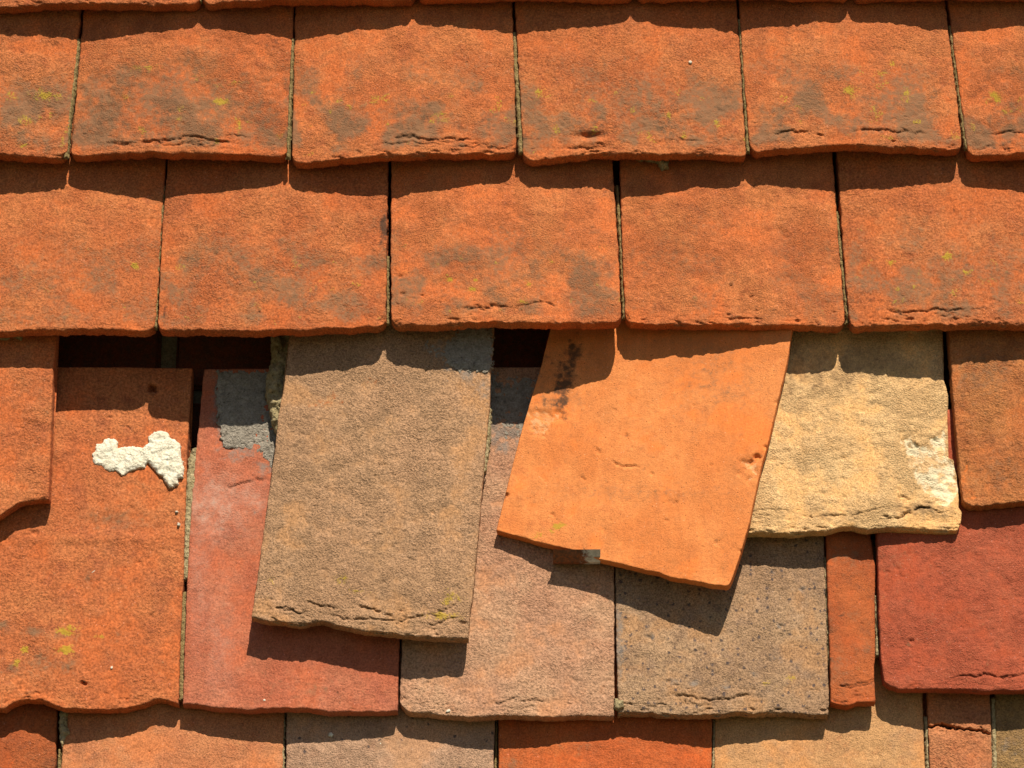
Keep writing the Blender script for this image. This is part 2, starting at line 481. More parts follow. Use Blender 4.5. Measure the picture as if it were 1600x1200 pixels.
    blobs(grey, mask, 0); blobs(yellow, mask, 1); blobs(dark, mark, 0); blobs(blue, mark, 2); blobs(bloom, mark, 1)
    mark[..., 0] = np.maximum(mark[..., 0], sidedirt * np.exp(-dside / 2.2) * smooth(-0.35, 0.45, fbm(mx / 12, my / 16, 3, seed + 27)))
    if rand_grey > 0:
        reg = smooth(0.25, 0.72, (V - v_vis) / (vc - v_vis)) * smooth(0, 10, db)
        f = fbm(mx / 30, my / 30, 3, seed + 20)
        mask[..., 0] = np.maximum(mask[..., 0], min(1, rand_grey * 1.35) * reg * smooth(-0.45, 0.55, f))
        mark[..., 0] = np.maximum(mark[..., 0], 0.40 * min(1, rand_grey * 1.6) * reg * smooth(0.0, 0.6, fbm(mx / 22, my / 22, 3, seed + 25)))
        y = fbm(mx / 14, my / 14, 2, seed + 23)
        mask[..., 1] = np.maximum(mask[..., 1], rand_grey * 0.75 * reg * smooth(0.42, 0.8, y))
        # dirt that gathers along the laminated lower edge
        mark[..., 0] = np.maximum(mark[..., 0], 0.42 * rand_grey * np.exp(-((db - 5) / 4) ** 2) * smooth(-0.1, 0.5, fbm(mx / 20, my / 5, 2, seed + 24)))
    for poly, dep, st in pale:
        sd = poly_sdf(U + 9 * fb1, V + 9 * fb2, poly)
        w = smooth(-6, 9, sd)
        mask[..., 2] = np.maximum(mask[..., 2], st * w)
        z = z - dep * w * (1 + 0.5 * fbm(mx / 5, my / 5, 3, seed + 70))
    Z = Z + z * MM
    fresh = np.zeros(U.shape + (4,)); fresh[...] = (*freshcol, 1)
    # ---- rim to the back
    idx = np.arange(ns * ntt).reshape(ntt, ns)
    quads = np.stack([idx[:-1, :-1], idx[1:, :-1], idx[1:, 1:], idx[:-1, 1:]], -1).reshape(-1, 4)
    ring = np.concatenate([idx[:, 0], idx[-1, 1:], idx[::-1, -1][1:], idx[0, ::-1][1:-1]])
    x = X.ravel(); y = Y.ravel(); zz = Z.ravel()
    P = [np.stack([x, y, zz], -1)]
    nrm = np.array([-ax, slope, 1.0]); nrm /= np.linalg.norm(nrm)
    base = len(x); prev = ring
    rp = P[0][ring]
    cam0 = np.stack([X, Y, pl.z0 + pl.a * (X - pl.x0) + pl.b * (Y - pl.y0) - camber * MM * (2 * Sg - 1) ** 2], -1).reshape(-1, 3)[ring]
    cx, cy = x.mean(), y.mean()
    depths = [3.0, 6.0, 9.0, thick]
    ringm = U.ravel()[ring] * PX; ringn = V.ravel()[ring] * PX
    for k, dep in enumerate(depths):
        q = cam0 - nrm * dep * MM
        jit = 0.35 * edge * fbm((ringm + ringn) / 3.0, ringm * 0 + dep * 0.7, 3, seed + 90) * MM
        dirx = np.sign(q[:, 0] - cx) * jit
        q[:, 0] += np.where(np.abs(q[:, 0] - cx) > 0.45 * width * MM, dirx, 0)
        q[:, 1] += jit + (0.9 * MM if k == len(depths) - 1 else 0)
        P.append(q)
        cur = base + np.arange(len(ring)); base += len(ring)
        quads = np.concatenate([quads, np.stack([prev, cur, np.roll(cur, -1), np.roll(prev, -1)], -1)])
        prev = cur
    # back
    nl = ntt
    bb = prev[nl - 1:nl - 1 + ns]
    r_ = nl - 1 + ns - 1 + nl - 1
    hh = np.concatenate([prev[:1], prev[r_ + 1:][::-1], prev[r_:r_ + 1]])
    quads = np.concatenate([quads, np.stack([bb[:-1], hh[:-1], hh[1:], bb[1:]], -1)])
    extra = []
    verts = np.concatenate(P)
    nring = len(ring) * len(depths)
    def ext(a):
        f = a.reshape(-1, 4); r = f[ring].copy()
        if a is mask: r[:, 2] *= 0.3
        return np.concatenate([f] + [r] * len(depths))
    o3 = np.array([pl.x0, pl.y0, pl.z0])
    vv = verts - o3
    wv = np.stack([vv[:, 0], -vv[:, 2], vv[:, 1]], -1)
    me = mesh_from(name, wv, quads, extra, mat, {'mask': ext(mask), 'mark': ext(mark), 'fresh': ext(fresh)})
    o = link(name, me, parent, W(*o3))
    PLANES[o.name] = pl
    return o

PLANES = {}

def lump(name, mat, poly, pl, h, seed, parent, edge_w=2.5, step=0.6, rough=1.0, fuzz=1.5):
    """A crust of mortar: outline in photo points, lying on plane pl, h mm thick with a crumbly top."""
    pu = [p[0] for p in poly]; pv = [p[1] for p in poly]
    u0, u1, v0, v1 = min(pu) - 4, max(pu) + 4, min(pv) - 4, max(pv) + 4
    st = step / PX
    us = np.arange(u0, u1, st); vs_ = np.arange(v0, v1, st)
    V, U = np.meshgrid(vs_, us, indexing='ij')
    mx, my = U * PX, V * PX
    sd = poly_sdf(U, V, poly) * PX + fuzz * 0.45 * fbm(mx / 3.5, my / 3.5, 3, seed)
    X, Y, Z = pl.hit(U, V)
    top = h * np.sqrt(np.clip(sd / edge_w, 0, 1)) * (0.85 + 0.35 * fbm(mx / 8, my / 8, 2, seed + 1)) \
        + rough * (0.55 * fbm(mx / 4, my / 4, 3, seed + 2) + 0.25 * fbm(mx / 1.6, my / 1.6, 2, seed + 3)) * np.clip(sd / 1.0, 0, 1)
    top = np.where(sd > 0, np.maximum(top, 0.15), -2.5)
    Z = Z + top * MM
    keep = sd > -0.8
    idx = -np.ones(U.shape, int)
    n = int(keep.sum()); idx[keep] = np.arange(n)
    q = np.stack([idx[:-1, :-1], idx[1:, :-1], idx[1:, 1:], idx[:-1, 1:]], -1).reshape(-1, 4)
    q = q[(q >= 0).all(1)]
    verts = np.stack([X[keep], Y[keep], Z[keep]], -1)
    o3 = verts.mean(0)
    vv = verts - o3
    wv = np.stack([vv[:, 0], -vv[:, 2], vv[:, 1]], -1)
    me = mesh_from(name, wv, q, [], mat)
    return link(name, me, parent, W(*o3))

def tag(o, label, cat=None, group=None, kind=None):
    o['label'] = label
    if cat: o['category'] = cat
    if group: o['group'] = group
    if kind: o['kind'] = kind
    return o

def box_mesh(name, sx, sy, sz, mat, bev=0.0, seed=0, jitter=0.0):
    import bmesh
    bm = bmesh.new()
    bmesh.ops.create_cube(bm, size=1.0)
    for v in bm.verts:
        v.co = Vector((v.co.x * sx, v.co.y * sy, v.co.z * sz))
    if bev:
        bmesh.ops.bevel(bm, geom=bm.edges[:], offset=bev, segments=2, affect='EDGES')
    if jitter:
        r = random.Random(seed)
        for v in bm.verts:
            v.co += Vector((r.uniform(-1, 1), r.uniform(-1, 1), r.uniform(-1, 1))) * jitter
    me = bpy.data.meshes.new(name); bm.to_mesh(me); bm.free()
    me.materials.append(mat)
    return me

# ================================================================= the setting
gm = bpy.data.materials.new('grass_ground')
nt, N, L = nodes_of(gm)
tc = N.new('ShaderNodeTexCoord')
L.new(mixc(nt, (0.05, 0.055, 0.02), (0.09, 0.085, 0.035), noise(nt, tc.outputs['Object'], 6, 6, 0.7)), N['Principled BSDF'].inputs['Base Color'])
N['Principled BSDF'].inputs['Roughness'].default_value = 0.95
me = bpy.data.meshes.new('ground')
me.from_pydata([(-600, -600, 0), (600, -600, 0), (600, 600, 0), (-600, 600, 0)], [], [(0, 1, 2, 3)])
me.materials.append(gm)
ground = link('ground', me); ground['kind'] = 'structure'

# ================================================================= the tile-hung wall
wall = bpy.data.objects.new('tile_cladding', None)
COL.objects.link(wall)
wall.location = W(0, -0.75, 0)
tag(wall, 'overlapping rows of weathered orange clay tiles covering the whole view', 'tile cladding')

BACK_Z = -0.066
bk = link('brick_wall', box_mesh('brick_wall', 3.2, 0.2, 3.4, M_BED), None, W(0, -0.5, BACK_Z - 0.108))
tag(bk, 'dark brick wall seen in the gap where a tile is missing', 'wall')
br_me = [box_mesh('brick', 0.213, 0.05, 0.064, M_BRICK, 0.003, k, 0.0012) for k in range(3)]
rb = random.Random(4)
BX0 = Plane(262, 545, BACK_Z).hit(np.array([262.]), np.array([545.]))
for j in range(-7, 8):
    for i in range(-4, 5):
        x = float(BX0[0][0]) + 0.1125 + i * 0.225 + (0.1125 if j % 2 else 0)
        y = float(BX0[1][0]) + j * 0.075
        if abs(x) > 0.85: continue
        link('brick', br_me[rb.randrange(3)], bk, W(x, y, BACK_Z - 0.025 + rb.uniform(-.002, .002)))

def T(mat, l, r, tail, head, zt, slope, **kw):
    kw.setdefault('parent', wall)
    return build_tile('tile', mat, l, r, tail, head, zt, slope, **kw)

# ---- top course (only the lower lips show)
r0 = [(-32, 312, 9, 6), (314, 649, 3, -2), (651, 991, -5, -6), (993, 1332, -7, -8), (1334, 1672, -7, -7)]
row0 = []
for k, (a, b, va, vb_) in enumerate(r0):
    row0.append(T(M_RED, [(a + 4 if a > 700 else a + 12, -300), (a, 0)], [(b + 4 if b > 700 else b + 8, -300), (b, 0)],
      [(a, va), ((a + b) / 2, (va + vb_) / 2 - 3), (b, vb_)], -520, 0.5, 0.125, vis=-60, seed=100 + k, camber=3.0, cornl=7, cornr=7, rand_grey=0.4))

# ---- second course
A = T(M_RED2, [(-215, 20), (-240, 243)], [(124, 25), (120, 60), (103, 243)], [(-240, 243), (-60, 238), (60, 244), (103, 243)], -285, 0, 0.130, vis=-5,
      seed=11, cornr=7, grey=[(30, 175, 60, 35, .55), (0, 200, 40, 30, .5)], yellow=[(72, 148, 28, 10, .75), (18, 150, 10, 8, .65), (38, 225, 10, 5, .6)], rand_grey=.7)
B = T(M_RED, [(127, 30), (108, 243)], [(457, 30), (447, 243)], [(108, 242), (180, 239), (280, 238), (380, 240), (447, 242)], -290, 0.5, 0.130, vis=-5,
      seed=12, cornl=7, cornr=6, camber=5.8,
      cracks=[([(164, 220), (202, 225), (252, 220), (288, 215), (324, 216), (362, 226)], 1.5, 2.2, .8), ([(270, 226), (330, 221), (380, 224)], .8, 1.6, .4)],
      grey=[(200, 120, 50, 30, .8), (165, 175, 50, 45, .85), (255, 165, 60, 50, .75), (330, 165, 70, 50, .75), (400, 175, 40, 50, .65), (300, 100, 50, 25, .6), (220, 210, 90, 20, .5)],
      dark=[(150, 185, 30, 40, .35), (230, 130, 30, 25, .3), (250, 215, 90, 14, .35), (425, 85, 14, 40, .42)],
      yellow=[(345, 158, 14, 8, .95), (372, 195, 10, 12, .7), (212, 105, 12, 8, .6), (367, 128, 8, 6, .6), (240, 105, 18, 8, .5), (435, 208, 8, 6, .6)], rand_grey=.7)
C = T(M_RED2, [(460, 30), (455, 250)], [(801, 25), (807, 238)], [(455, 252), (520, 249), (600, 243), (700, 240), (807, 238)], -285, 0, 0.130, ax=0.01, vis=-10,
      seed=13, camber=4.6, cornl=7, cornr=6, cracks=[([(602, 209), (647, 214), (674, 218), (696, 215), (746, 220)], 1.3, 2.0, .6), ([(590, 225), (640, 222), (700, 226)], .7, 1.5, .4)],
      grey=[(640, 175, 70, 30, .6), (690, 190, 40, 20, .55), (560, 180, 30, 25, .45), (500, 160, 20, 20, .35)], dark=[(765, 205, 12, 30, .32)],
      yellow=[(585, 155, 12, 10, .5), (772, 170, 7, 8, .5)], rand_grey=.7)
D = T(M_RED2, [(806, 25), (811, 120), (818, 247)], [(1153, 20), (1160, 130), (1167, 241)], [(818, 248), (880, 244), (935, 239), (1000, 241), (1090, 239), (1167, 241)], -290, 0.5, 0.130, vis=-10,
      seed=14, camber=4.6, cornl=7, cornr=4, cracks=[([(881, 229), (910, 231), (935, 230)], 1.0, 2.0, .5), ([(1020, 222), (1060, 218), (1100, 221)], .7, 1.6, .3)],
      scoops=[(921, 211, 21, 5.5, 4.2), (928, 222, 22, 5, -1.2), (945, 228, 14, 6, 1.2)], pits=[(896, 98, 3, 1.0), (1080, 98, 2.5, .7)],
      grey=[(1000, 155, 60, 35, .78), (1050, 190, 60, 30, .65), (1110, 160, 40, 30, .6), (930, 150, 40, 20, .5), (840, 215, 12, 10, .6)],
      dark=[(990, 165, 26, 26, .3)], yellow=[(848, 143, 13, 12, .75), (1045, 180, 10, 10, .65), (1120, 190, 16, 8, .5), (1060, 145, 8, 6, .5)], rand_grey=.7)
E = T(M_RED2, [(1157, 20), (1163, 120), (1173, 235)], [(1481, 25), (1493, 120), (1506, 233)], [(1173, 236), (1240, 231), (1320, 226), (1400, 229), (1506, 234)], -295, 0.5, 0.128, vis=-10,
      seed=15, cornl=7, cornr=7, camber=4.2, cracks=[([(1208, 207), (1240, 203), (1267, 206), (1294, 212)], 1.4, 2.2, .7), ([(1330, 205), (1375, 202), (1411, 206), (1447, 208)], 1.4, 2.2, .7)],
      grey=[(1310, 115, 40, 16, .62), (1215, 175, 35, 18, .7), (1400, 160, 60, 40, .68), (1345, 195, 70, 22, .6), (1270, 130, 16, 10, .6), (1450, 180, 20, 20, .5)],
      yellow=[(1328, 143, 14, 10, .9), (1415, 148, 10, 14, .7), (1375, 115, 14, 6, .7), (1395, 97, 8, 6, .6), (1250, 168, 8, 7, .7), (1365, 168, 8, 8, .6)], dark=[(1345, 193, 10, 8, .4)], rand_grey=.7)
F = T(M_RED2, [(1486, 25), (1498, 120), (1514, 240)], [(1840, 25), (1872, 240)], [(1514, 242), (1600, 240), (1700, 236), (1872, 240)], -290, 0, 0.128, vis=-5,
      seed=16, cornl=7, cracks=[([(1550, 207), (1575, 205), (1605, 209)], 1.1, 2.0, .6)], yellow=[(1557, 148, 10, 12, .85), (1573, 172, 9, 7, .7), (1595, 172, 8, 8, .6)],
      grey=[(1580, 180, 40, 40, .55)], rand_grey=.7)

# ---- third course
G = T(M_RED2, [(-95, 270), (-120, 515)], [(257, 270), (252, 330), (247, 420), (241, 515)], [(-120, 517), (0, 518), (100, 515), (180, 515), (241, 516)], -15, -1.5, 0.15, vis=235,
      seed=21, cornl=7, cornr=7, camber=4.2, yellow=[(210, 415, 10, 8, .8)], grey=[(60, 430, 60, 40, .42), (120, 400, 30, 20, .35)], rand_grey=.4)
H = T(M_RED, [(260, 270), (253, 340), (249, 420), (245, 515)], [(606, 265), (604, 380), (603, 510)], [(245, 514), (300, 515), (420, 517), (500, 513), (603, 509)], -15, 3, 0.175, vis=235,
      seed=22, cornl=7, cornr=7, dark=[(600, 350, 9, 40, .85), (257, 490, 5, 22, .6), (255, 500, 10, 10, .4)],
      grey=[(400, 430, 60, 40, .5), (330, 400, 30, 30, .42), (470, 450, 60, 25, .42)], pits=[(405, 488, 3.5, 1.0), (540, 478, 2.5, .8)],
      cracks=[([(415, 330), (425, 336), (438, 330)], .7, 1.5, .3), ([(390, 405), (391, 440)], .5, 1.4, .1)], yellow=[(520, 452, 8, 6, .5)], rand_grey=.55)
I = T(M_RED2, [(611, 262), (610, 400), (611, 507)], [(958, 262), (966, 380), (971, 502)], [(611, 507), (680, 507), (760, 503), (860, 504), (971, 503)], -25, 5.5, 0.185, ax=0.022, vis=230,
      seed=23, cornl=7, cornr=7, camber=4.2, cracks=[([(719, 482), (760, 481), (800, 479)], 1.4, 2.0, .6), ([(800, 479), (836, 470), (872, 479)], .9, 1.8, .5)],
      pits=[(625, 430, 4.5, 1.6), (629, 459, 4, 1.4), (617, 421, 2, 1.0)], dark=[(625, 432, 8, 8, .4), (945, 300, 18, 14, .35)],
      grey=[(790, 400, 50, 16, .5), (800, 430, 80, 30, .45), (720, 440, 40, 20, .4)], yellow=[(703, 437, 9, 5, .85), (738, 453, 8, 5, .85), (743, 437, 6, 4, .8), (825, 446, 7, 7, .85), (705, 486, 8, 4, .8), (820, 472, 14, 5, .7), (683, 411, 5, 5, .5), (862, 407, 6, 5, .5)], rand_grey=.55)
J = T(M_RED2, [(969, 258), (972, 380), (978, 503)], [(1303, 255), (1312, 380), (1322, 510)], [(978, 503), (1050, 506), (1150, 507), (1240, 508), (1322, 511)], -22, -2, 0.14, vis=230,
      seed=24, cornl=7, cornr=7, camber=4.0, cracks=[([(1190, 272), (1183, 281), (1177, 293)], 1.2, 2.2, .3), ([(1130, 368), (1143, 357), (1162, 344)], .6, 1.5, .2)],
      pits=[(1142, 448, 3.5, 1.5), (1174, 465, 3, 1.3), (1182, 486, 2.5, 1.1), (1139, 492, 3, 1.2), (1178, 294, 3, 1)], dark=[(1135, 365, 22, 14, .3)], grey=[(1100, 350, 50, 30, .25)], rand_grey=.3)
K = T(M_RED2, [(1310, 255), (1318, 380), (1329, 508)], [(1655, 255), (1685, 508)], [(1329, 510), (1400, 508), (1500, 507), (1600, 508), (1685, 508)], -22, 0, 0.155, vis=230,
      seed=25, cornl=7, cornr=7, cracks=[([(1384, 484), (1411, 488), (1442, 484), (1510, 485)], 1.2, 2.0, .6), ([(1470, 250), (1480, 300), (1498, 345)], .5, 1.6, .15)],
      yellow=[(1480, 400, 9, 9, .85), (1510, 425, 8, 6, .9), (1392, 408, 9, 6, .75), (1430, 449, 7, 5, .8), (1402, 450, 7, 5, .7)],
      grey=[(1345, 393, 14, 8, .62), (1480, 420, 60, 40, .5), (1560, 430, 40, 40, .55)], rand_grey=.55)

# ---- fourth course: what is left of it
L0 = T(M_HEAD, [(-235, 520), (-255, 790)], [(88, 520), (82, 580), (79, 680), (75, 782)], [(-255, 812), (-60, 812), (0, 806), (12, 798), (27, 786), (45, 781.5), (75, 780)], 255, -8, 0.09, vis=500,
       seed=31, camber=2.0, cornr=1, edge=.5, grey=[(60, 620, 30, 40, .25)])
tag(L0, 'orange tile at the left edge with a broken lower corner')
Z3 = T(M_TAN if False else clay3('mottled_orange_brown_clay', .42, .135, .042), [(1484, 520), (1490, 620), (1497, 700), (1503, 760), (1507, 788)], [(1835, 520), (1860, 785)],
       [(1507, 790), (1540, 789), (1600, 784), (1860, 782)], 258, -1, 0.144, vis=500, seed=33, camber=2.4, cornl=7,
       pale=[([(1502, 715), (1516, 720), (1514, 752), (1506, 752)], .8, .9), ([(1508, 772), (1524, 780), (1520, 790), (1508, 788)], .8, .9)], freshcol=(.62, .17, .04),
       grey=[(1530, 580, 60, 50, .45), (1570, 740, 40, 40, .35)], rand_grey=.15)

# ---- fifth course
Mt = T(M_HEAD, [(-60, 580), (-85, 1105)], [(300, 578), (292, 700), (286, 900), (281, 1000), (278, 1100)],
       [(-85, 1107), (0, 1107), (7, 1108), (21, 1098), (42, 1093), (63, 1093), (77, 1100), (98, 1107), (147, 1108), (196, 1107), (224, 1101), (245, 1092), (259, 1093), (278, 1099)],
       574, 0, 0.172, vis=574, seed=41, camber=2.5, rough=1.15, edge=.6,
       pits=[(237, 607, 6.5, 9.0), (131, 1066, 4.5, 3.0), (55, 831, 4, 1.2), (216, 879, 3.5, 1.0), (140, 905, 3, .9)],
       scoops=[(150, 842, 120, 8, -1.0), (170, 815, 60, 14, .9)],
       dark=[(131, 1066, 4, 3, .9), (160, 808, 45, 12, .28), (237, 607, 6, 5, .5)],
       yellow=[(105, 985, 20, 8, 1.0), (105, 1016, 14, 10, 1.05), (39, 1013, 9, 7, .9), (25, 1035, 7, 8, .9), (158, 995, 10, 6, .6)],
       grey=[(50, 985, 16, 12, .8), (62, 1035, 30, 18, .6), (106, 1042, 12, 10, .8), (5, 978, 10, 10, .7), (100, 995, 30, 10, .5), (20, 1045, 25, 14, .5), (185, 995, 14, 9, .45), (135, 905, 10, 12, .5), (180, 812, 70, 16, .45)],
       cracks=[([(182, 660), (200, 668), (210, 676)], .8, 1.8, .2), ([(195, 785), (210, 793)], .7, 1.6, .2)])
tag(Mt, 'long bare orange tile with a nail hole and yellow lichen spots')
Nt = T(M_PINK, [(318, 578), (312, 640), (300, 760), (293, 880), (288, 1000), (285, 1100)], [(640, 578), (624, 995), (621, 1107)],
       [(283, 1099), (307, 1101), (345, 1106), (390, 1109), (445, 1106), (482, 1107.5), (507, 1112), (570, 1112), (602, 1112.5), (621, 1109)],
       576, 0, 0.182, vis=576, seed=42, camber=2.0, rough=.7, edge=.6,
       cracks=[([(353, 767), (372, 758), (386, 751), (419, 745)], .8, 2.2, 1.0), ([(417, 990), (416, 1040), (412, 1095)], .35, 1.4, .05), ([(524, 1070), (530, 1090), (531, 1105)], .4, 1.4, .05)],
       blue=[(345, 640, 16, 70, .75), (375, 705, 40, 14, .75), (415, 730, 22, 14, .75), (330, 800, 30, 40, .3), (405, 800, 12, 20, .35)], grey=[(490, 1075, 40, 18, .3), (430, 1070, 20, 15, .3)],
       bloom=[(335, 790, 45, 45, .75), (385, 775, 35, 22, .6), (310, 900, 14, 110, .3), (345, 1010, 22, 90, .25)])
tag(Nt, 'smooth pinkish red tile with grey cement near its head')
Ot = T(M_PBUFF, [(648, 578), (628, 1000), (624, 1100)], [(958, 578), (960, 880), (960, 1118)],
       [(624, 1106), (641, 1113), (679, 1114.5), (704, 1119), (736, 1122), (777, 1119), (822, 1118), (869, 1121), (917, 1118), (960, 1119)],
       574, 0, 0.182, vis=574, seed=43, camber=2.0, edge=.8, cornl=7,
       cracks=[([(959, 1059), (947, 1064), (936, 1090)], 1.1, 1.6, .2), ([(926, 988), (931, 1005), (934, 1023)], .7, 1.5, .2)],
       pits=[(886, 1030, 4, 1.3), (918, 913, 4, 1.5), (886, 911, 2, 1.0), (629, 1093, 5, 1.2), (882, 998, 2.5, 1)],
       dark=[(918, 913, 4, 3, .8), (768, 760, 8, 50, .3), (812, 700, 8, 30, .3)], blue=[(790, 680, 50, 26, .8), (830, 740, 10, 50, .65), (770, 660, 30, 24, .8)])
tag(Ot, 'pinkish buff tile between the red tile and the grey-brown tile')
Pt = T(M_GREY, [(962, 640), (962, 890), (963, 1000), (966, 1100)], [(1284, 640), (1288, 839), (1291, 947), (1296, 1089), (1295, 1116)],
       [(965, 1114), (1019, 1114), (1060, 1118), (1092, 1118.6), (1130, 1116), (1155, 1113), (1177, 1115), (1225, 1113), (1257, 1116), (1295, 1117)],
       585, 0, 0.182, vis=780, seed=44, camber=1.6, rough=1.35, edge=.8, npits=26,
       cracks=[([(1048, 1080), (1073, 1089), (1111, 1093), (1143, 1092), (1174, 1084)], 1.6, 2.2, .8), ([(1060, 1092), (1090, 1100), (1130, 1099)], .8, 1.8, .5), ([(1233, 936), (1230, 965), (1225, 990)], .8, 1.5, .2)],
       pits=[(1208, 894, 4, 1.2), (1255, 920, 4, 1.2), (1220, 978, 5, 1.6), (1016, 994, 4, 1.4), (1045, 1065, 4, 1.2), (1178, 1054, 3, 1), (1083, 1067, 4, 1)],
       blue=[(968, 1000, 10, 90, .75), (985, 930, 18, 40, .5), (1050, 1066, 16, 10, .6), (1085, 1068, 14, 8, .7), (1016, 994, 8, 6, .7), (1255, 920, 8, 6, .8), (1208, 894, 8, 6, .7), (1220, 978, 8, 8, .6), (1130, 1072, 20, 8, .5), (1178, 1054, 8, 6, .6), (1215, 1030, 16, 8, .4)],
       yellow=[(1200, 1065, 10, 8, .5), (1230, 1060, 20, 8, .4)], pale=[([(1225, 1092), (1238, 1102), (1262, 1090), (1260, 1086), (1238, 1096), (1228, 1088)], .2, .8)], freshcol=(.50, .33, .16))
tag(Pt, 'grey-brown speckled tile with a curved split near its foot')
Qt = T(M_SRED, [(1291, 700), (1291, 832), (1293, 920), (1297, 1025), (1298, 1097)], [(1358, 700), (1360, 832), (1368, 885), (1367, 955), (1368, 1008), (1366, 1053), (1368, 1094)],
       [(1298, 1098), (1312, 1101), (1326, 1104), (1340, 1099), (1368, 1097)], 640, -1, 0.165, vis=780, seed=45, camber=.4, edge=.6, rough=.8,
       grey=[(1310, 1040, 16, 30, .5), (1335, 960, 16, 14, .4), (1355, 1010, 10, 14, .5), (1325, 870, 30, 20, .45)], dark=[(1305, 1030, 8, 24, .35), (1315, 962, 6, 3, .7)])
tag(Qt, 'narrow rust red strip of tile')
Rt = T(M_DRED, [(1369, 640), (1371, 832), (1373, 885), (1374, 955), (1377, 1025), (1382, 1064)], [(1712, 640), (1735, 1080)],
       [(1382, 1064), (1391, 1072), (1407, 1077), (1449, 1077), (1505, 1078), (1540, 1080), (1600, 1079), (1735, 1080)], 640, 1, 0.118, thick=11, vis=770, seed=46, camber=2.2, edge=.5,
       cracks=[([(1488, 1060), (1519, 1053), (1557, 1057), (1605, 1055)], 1.3, 2.0, .6), ([(1390, 1005), (1391, 1030), (1388, 1045)], .5, 1.5, .15), ([(1392, 875), (1405, 888), (1412, 900)], .5, 2, .3)],
       pits=[(1426, 1001, 4, 1.6), (1420, 1008, 4, .8)], grey=[(1421, 1008, 6, 5, .6), (1456, 965, 12, 8, .25), (1405, 870, 30, 20, .25)])
tag(Rt, 'dark red tile with square corner beside the narrow rust red strip')

# ---- lowest course
row5 = [
    ('S', M_SRED, -255, 88, -258, 85, 51), ('T', M_PEACH, 98, 443, 94, 441, 52), ('U', M_MAUVE, 447, 774, 446, 771, 53),
    ('V', M_VIVID, 779, 1114, 779, 1112, 54), ('W', M_TAN, 1118, 1444, 1117, 1447, 55),
    ('X', M_PEACH, 1450, 1548, 1453, 1551, 56), ('Y', M_OLIVE, 1556, 1895, 1558, 1898, 57)]
R5 = {}
for nm, mt, l1, r1_, l2, r2, sd in row5:
    kw = {}
    if nm == 'X': kw = dict(cracks=[([(1444, 1134), (1470, 1136), (1490, 1139), (1556, 1143)], 9.0, 1.6, .15, 1)], camber=.5, flakes=0)
    if nm == 'S': kw = dict(pale=[([(16, 1184), (26, 1184), (27, 1210), (16, 1208)], .2, .8)], freshcol=(.55, .10, .02), dark=[(82, 1190, 6, 30, .5)])
    if nm == 'U': kw = dict(blue=[(765, 1170, 14, 30, .45)], grey=[(600, 1160, 60, 40, .3)])
    if nm == 'V': kw = dict(grey=[(800, 1195, 20, 20, .5), (915, 1168, 20, 14, .3)])
    if nm == 'Y': kw = dict(blue=[(1585, 1170, 40, 20, .45)], grey=[(1580, 1140, 30, 30, .4)])
    e2 = (l2 - l1) / 90 * 170
    R5[nm] = T(mt, [(l1, 1110), (l2, 1200)], [(r1_, 1110), (r2, 1200)], [(l2 + 1, 1372), ((l2 + r2) / 2, 1369), (r2, 1372)], 842, 5, 0.18,
               vis=1060, seed=sd, step=0.4 if nm == 'X' else 1.0, edge=.7, cornl=3, cornr=3, **kw)
tag(R5['X'], 'narrow peach tile piece split across by a crack')
tag(R5['V'], 'vivid orange tile in the lowest row')
tag(R5['U'], 'mauve brown tile in the lowest row')

# ================================================================= slipped tiles (loose things of their own)
brown = build_tile('slipped_tile', M_BROWN,
    [(455, 470), (452, 521), (448, 565), (445, 592), (434, 653), (429.5, 698), (416, 795), (405, 879), (393, 962)],
    [(773, 470), (772, 516), (767, 578), (765, 636), (758.6, 702), (750, 808), (743, 887), (739, 927), (734, 960), (732, 998)],
    [(393, 964), (416, 969), (443, 972), (467, 976), (478, 975), (491, 970.5), (507, 970.5), (522, 976), (544, 980), (571, 987), (597, 988), (633, 993.5), (677, 995), (732, 998)],
    462, 13, 0.152, vis=490, seed=61, camber=1.2, rough=1.25, edge=.7, round_r=1.8,
    cracks=[([(478, 940), (505, 947), (531, 954)], 1.5, 2.0, .8), ([(557, 942), (580, 954), (615, 962)], 1.6, 2.0, .9), ([(500, 958), (560, 968), (640, 967), (686, 958), (717, 940)], 1.2, 1.8, .6),
            ([(535, 570), (544, 627), (562, 706)], .4, 1.2, .05), ([(660, 980), (690, 970), (715, 962)], .9, 1.8, .5)],
    pits=[(594, 727, 5, .9), (665, 580, 3, .9), (676, 800, 4, 1.2), (686, 735, 3, .8), (722, 972, 6, 1.5)],
    grey=[(470, 700, 60, 120, .35), (560, 900, 120, 60, .3)],
    yellow=[(690, 962, 36, 7, .85), (705, 935, 22, 14, .6), (530, 905, 14, 10, .5), (425, 905, 12, 10, .45), (560, 925, 30, 6, .4)],
    dark=[(560, 955, 60, 10, .3), (450, 940, 30, 10, .2), (515, 580, 26, 16, .28)], blue=[(735, 560, 60, 40, .75), (760, 610, 20, 40, .5), (690, 545, 40, 20, .6)],
    pale=[([(470, 622), (530, 610), (560, 630), (500, 640)], .0, .45), ([(560, 580), (620, 590), (640, 620), (580, 615)], 0, .35)], freshcol=(.42, .17, .07), npits=20)
tag(brown, 'slipped brown sandy tile hanging below its row over the red tile', 'tile')
